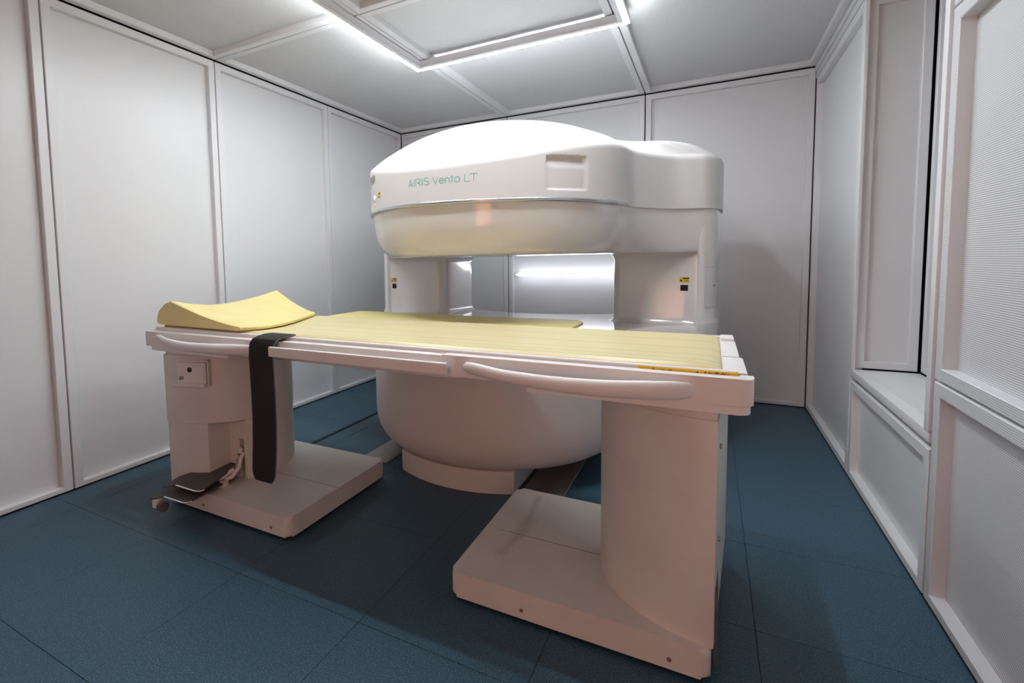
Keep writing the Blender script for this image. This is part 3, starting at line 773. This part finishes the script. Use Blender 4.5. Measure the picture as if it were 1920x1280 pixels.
# foot pedals
def pedal(poly, z, slope, name):
    t = 0.007
    v = [(x, y, z + slope * (y + 3.0)) for x, y in poly] + [(x, y, z + t + slope * (y + 3.0)) for x, y in poly]
    n = len(poly)
    o = T(mk(name, v, [tuple(range(n - 1, -1, -1)), tuple(range(n, 2 * n))] + [(i, (i + 1) % n, n + (i + 1) % n, n + i) for i in range(n)], 'pedal', None, False))
    return o
up_ = [tuple(p) for p in round_poly([(0.690, -3.140), (0.735, -3.102), (0.895, -3.100), (0.818, -2.815), (0.745, -2.800), (0.668, -3.04)], [0.004, .006, .025, .02, .03, .01], 5)]
dn_ = [tuple(p) for p in round_poly([(0.678, -3.192), (0.720, -3.148), (0.870, -3.146), (0.862, -2.895), (0.795, -2.885), (0.660, -3.09)], [0.004, .006, .025, .02, .03, .01], 5)]
pu = pedal(up_, 0.146, 0.05, 'foot_pedal'); pd = pedal(dn_, 0.112, 0.05, 'foot_pedal')
for o, a, z in ((pu, [(0.735, -3.1035), (0.868, -3.1025), (0.888, -3.094), (0.893, -3.075)], .1505 - .005), (pd, [(0.720, -3.1495), (0.846, -3.1485), (0.864, -3.140), (0.8695, -3.122)], .1165 - .0075)):
    adopt2(MB().tube([(x, y, z) for x, y in a], .0035, .0035, 8).build('metal_edge', 'chrome'), o)
T(MB().tube([(0.852, -2.835, .242), (0.852, -2.855, .225), (0.856, -2.862, .19), (0.852, -2.885, .158), (0.832, -2.93, .136), (0.80, -2.99, .128)], .011, .011, 12).build('pedal_lever', 'base'))
T(MB().tube([(0.862, -2.835, .222), (0.866, -2.855, .205), (0.870, -2.872, .165), (0.862, -2.905, .132), (0.83, -2.95, .112)], .010, .010, 12).build('pedal_lever', 'base'))
T(MB().box(0.835, 0.868, -2.958, -2.930, .099, .128, .003).box(0.825, 0.880, -2.965, -2.922, .099, .103).build('pedal_bracket', 'base'))
T(MB().box(0.672, 0.705, -3.180, -3.150, .062, .102, .004).build('pedal_roller_bracket', 'table'))
T(MB().tube([(0.708, -3.160, .070), (0.730, -3.160, .070)], .024, .024, 18).build('pedal_roller', 'dark'))

# ------------------------------------------------------------------ mattress, head cushion, strap
mat = empty('table_mattress', (1.9, -2.68, .834), 'long thin yellow table mattress with fine grey stitched lines', 'mattress')
L = []
xs_ = [0.52, 0.60] + [0.7 + 0.05 * k for k in range(0, 42)] + [2.815, 2.833, 2.848, 2.860, 2.867, 2.871]
for x in xs_:
    k = max(0, (x - 2.80) / 0.071); e = math.sqrt(max(0, 1 - k * k)) if x > 2.80 else 1
    zt = 0.8345 + 0.0150 * max(e, .05)
    y0, y1 = -2.980, -2.389
    sec = [(x, y0, 0.8345), (x, y0 - .002, lerp(.8345, zt, .5)), (x, y0 + .006, zt - .001), (x, y0 + .02, zt)]
    sec += [(x, lerp(y0 + .02, y1 - .02, t / 10), zt - 0.003 * math.sin(PI * t / 10) * e) for t in range(1, 10)]
    sec += [(x, y1 - .02, zt), (x, y1 - .006, zt - .001), (x, y1 + .002, lerp(.8345, zt, .5)), (x, y1, .8345)]
    L.append(sec)
adopt(MB().loft(L).build('mattress_cover', 'striped', None, True, 60), mat)
adopt(MB().tube([(1.135, -2.40, .8475), (1.17, -2.60, .846), (1.225, -2.80, .846), (1.285, -2.965, .8475)], .003, .002, 8).build('head_seam', 'yellow'), mat)

cus = empty('head_cushion', (0.8, -2.7, .846), 'saddle shaped yellow wedge cushion at the head end of the table', 'cushion')
def toe(v):      # toe line from front (v=0) to back (v=1)
    pts = [(1.085, -3.000), (1.135, -2.955), (1.148, -2.90), (1.135, -2.80), (1.105, -2.71), (1.045, -2.58), (0.972, -2.42)]
    f = v * (len(pts) - 1); i = min(int(f), len(pts) - 2); t = f - i
    return Vector(pts[i]).lerp(Vector(pts[i + 1]), t)
L = []; NV = 28
for j in range(NV + 1):
    v = j / NV
    rx, ry = lerp(0.600, 0.655, v), lerp(-2.992, -2.385, v)
    rz = 0.9685 - 0.050 * math.sin(PI * v) * (1 - 0.25 * v) + 0.014 * v
    lx, ly = lerp(0.487, 0.545, v), lerp(-2.982, -2.392, v)
    tp = toe(v)
    bul = 0.006 * math.sin(PI * v)
    sec = [Vector((lx + .01, ly, .8500)), Vector((lx - .012, ly, .858)), Vector((lx - .016, ly, .880)), Vector((lx + .004, ly, lerp(.905, rz, .25))), Vector((lerp(lx, rx, .45), ly, lerp(.92, rz, .72))), Vector((lerp(lx, rx, .85), lerp(ly, ry, .85), rz - .004)), Vector((rx, ry, rz))]
    for t in (.04, .12, .25, .4, .55, .7, .82, .91, .97):
        dip = 1 - (1 - t) ** 1.25
        zz = lerp(rz, .872, min(1, t / .93)) if t <= .93 else .872
        zz = lerp(rz, .869, 1 - (1 - t) ** 1.45)
        sec.append(Vector((lerp(rx, tp.x, t), lerp(ry, tp.y, t), zz + bul * math.sin(PI * t))))
    sec += [Vector((tp.x, tp.y, .8645)), Vector((lerp(tp.x, rx, .004), lerp(tp.y, ry, .004), .855)), Vector((lerp(tp.x, rx, .03), lerp(tp.y, ry, .03), .8500)), Vector((lerp(tp.x, lx, .5), lerp(tp.y, ly, .5), .8498))]
    L.append(sec)
# rounded front and back sides
fr = [Vector((lerp(p.x, 0.80, .02), p.y + .0, lerp(p.z, .87, .04))) for p in L[0]]
L[0] = [Vector((p.x, p.y + 0.006, p.z)) for p in L[0]]
fr = [Vector((p.x, p.y - 0.007, lerp(p.z, .862, .05))) for p in L[0]]
adopt(MB().loft([fr] + L).build('cushion_cover', 'yellow', None, True, 38), cus)
seam = [(p.x, p.y - .0065, p.z - .003) for p in L[0][6:18]]
adopt(MB().tube(seam, .0018, .0018, 6).build('seam_piping', 'yellow'), cus)

strap = empty('restraint_strap', (1.27, -3.06, .25), 'wide black strap hanging over the front edge of the table', 'strap')
def strap_mesh(w0, off):
    prof = [(-2.982, .8480), (-2.995, .8485), (-3.015, .8470), (-3.040, .8430), (-3.056, .8350), (-3.065, .8200), (-3.067, .80), (-3.067, .77), (-3.064, .72), (-3.060, .62), (-3.058, .50), (-3.058, .40), (-3.060, .33), (-3.062, .29), (-3.063, .268), (-3.064, .252)]
    cx = [1.315, 1.312, 1.304, 1.296, 1.288, 1.281, 1.277, 1.274, 1.272, 1.270, 1.268, 1.263, 1.259, 1.257, 1.256, 1.256]
    wd = [.068] * 13 + [.066, .060, .046]
    L = []
    for k, ((y, z), c, w) in enumerate(zip(prof, cx, wd)):
        a = Vector(prof[max(k - 1, 0)]); b = Vector(prof[min(k + 1, len(prof) - 1)]); t = (b - a).normalized(); n = Vector((t.y, -t.x)) * off
        w = w * w0
        L.append([(c - w, y - n.x * .5, z - n.y * .5), (c + w, y - n.x * .5, z - n.y * .5), (c + w, y + n.x * .5, z + n.y * .5), (c - w, y + n.x * .5, z + n.y * .5)])
    return MB().loft(L)
adopt(strap_mesh(0.95, 0.0065).build('webbing', 'strap', None, True, 30), strap)
adopt(strap_mesh(1.0, 0.0035).build('edge_binding', 'strap_edge', None, True, 30), strap)

# ------------------------------------------------------------------ floor strips
def strip(name, x0, x1, y0, y1, z1, mat, label, cat, group=None):
    o = MB().box(x0, x1, y0, y1, 0.0, z1, min(.002, z1 * .4), 1).build(name, mat); tag(o, label, cat, group); return o
strip('floor_plate', 1.075, 1.255, -2.20, -0.95, 0.006, 'steel', 'flat steel floor plate beside the scanner plinth, towards the pedal column', 'floor plate', 'steel floor plates')
strip('floor_plate', 2.045, 2.245, -2.20, -0.95, 0.006, 'steel', 'flat steel floor plate beside the scanner plinth, towards the window niche', 'floor plate', 'steel floor plates')
strip('cable_strip', 0.640, 0.664, -2.30, -0.80, 0.005, 'black', 'narrow black cable strip lying on the blue floor behind the table', 'cable strip')
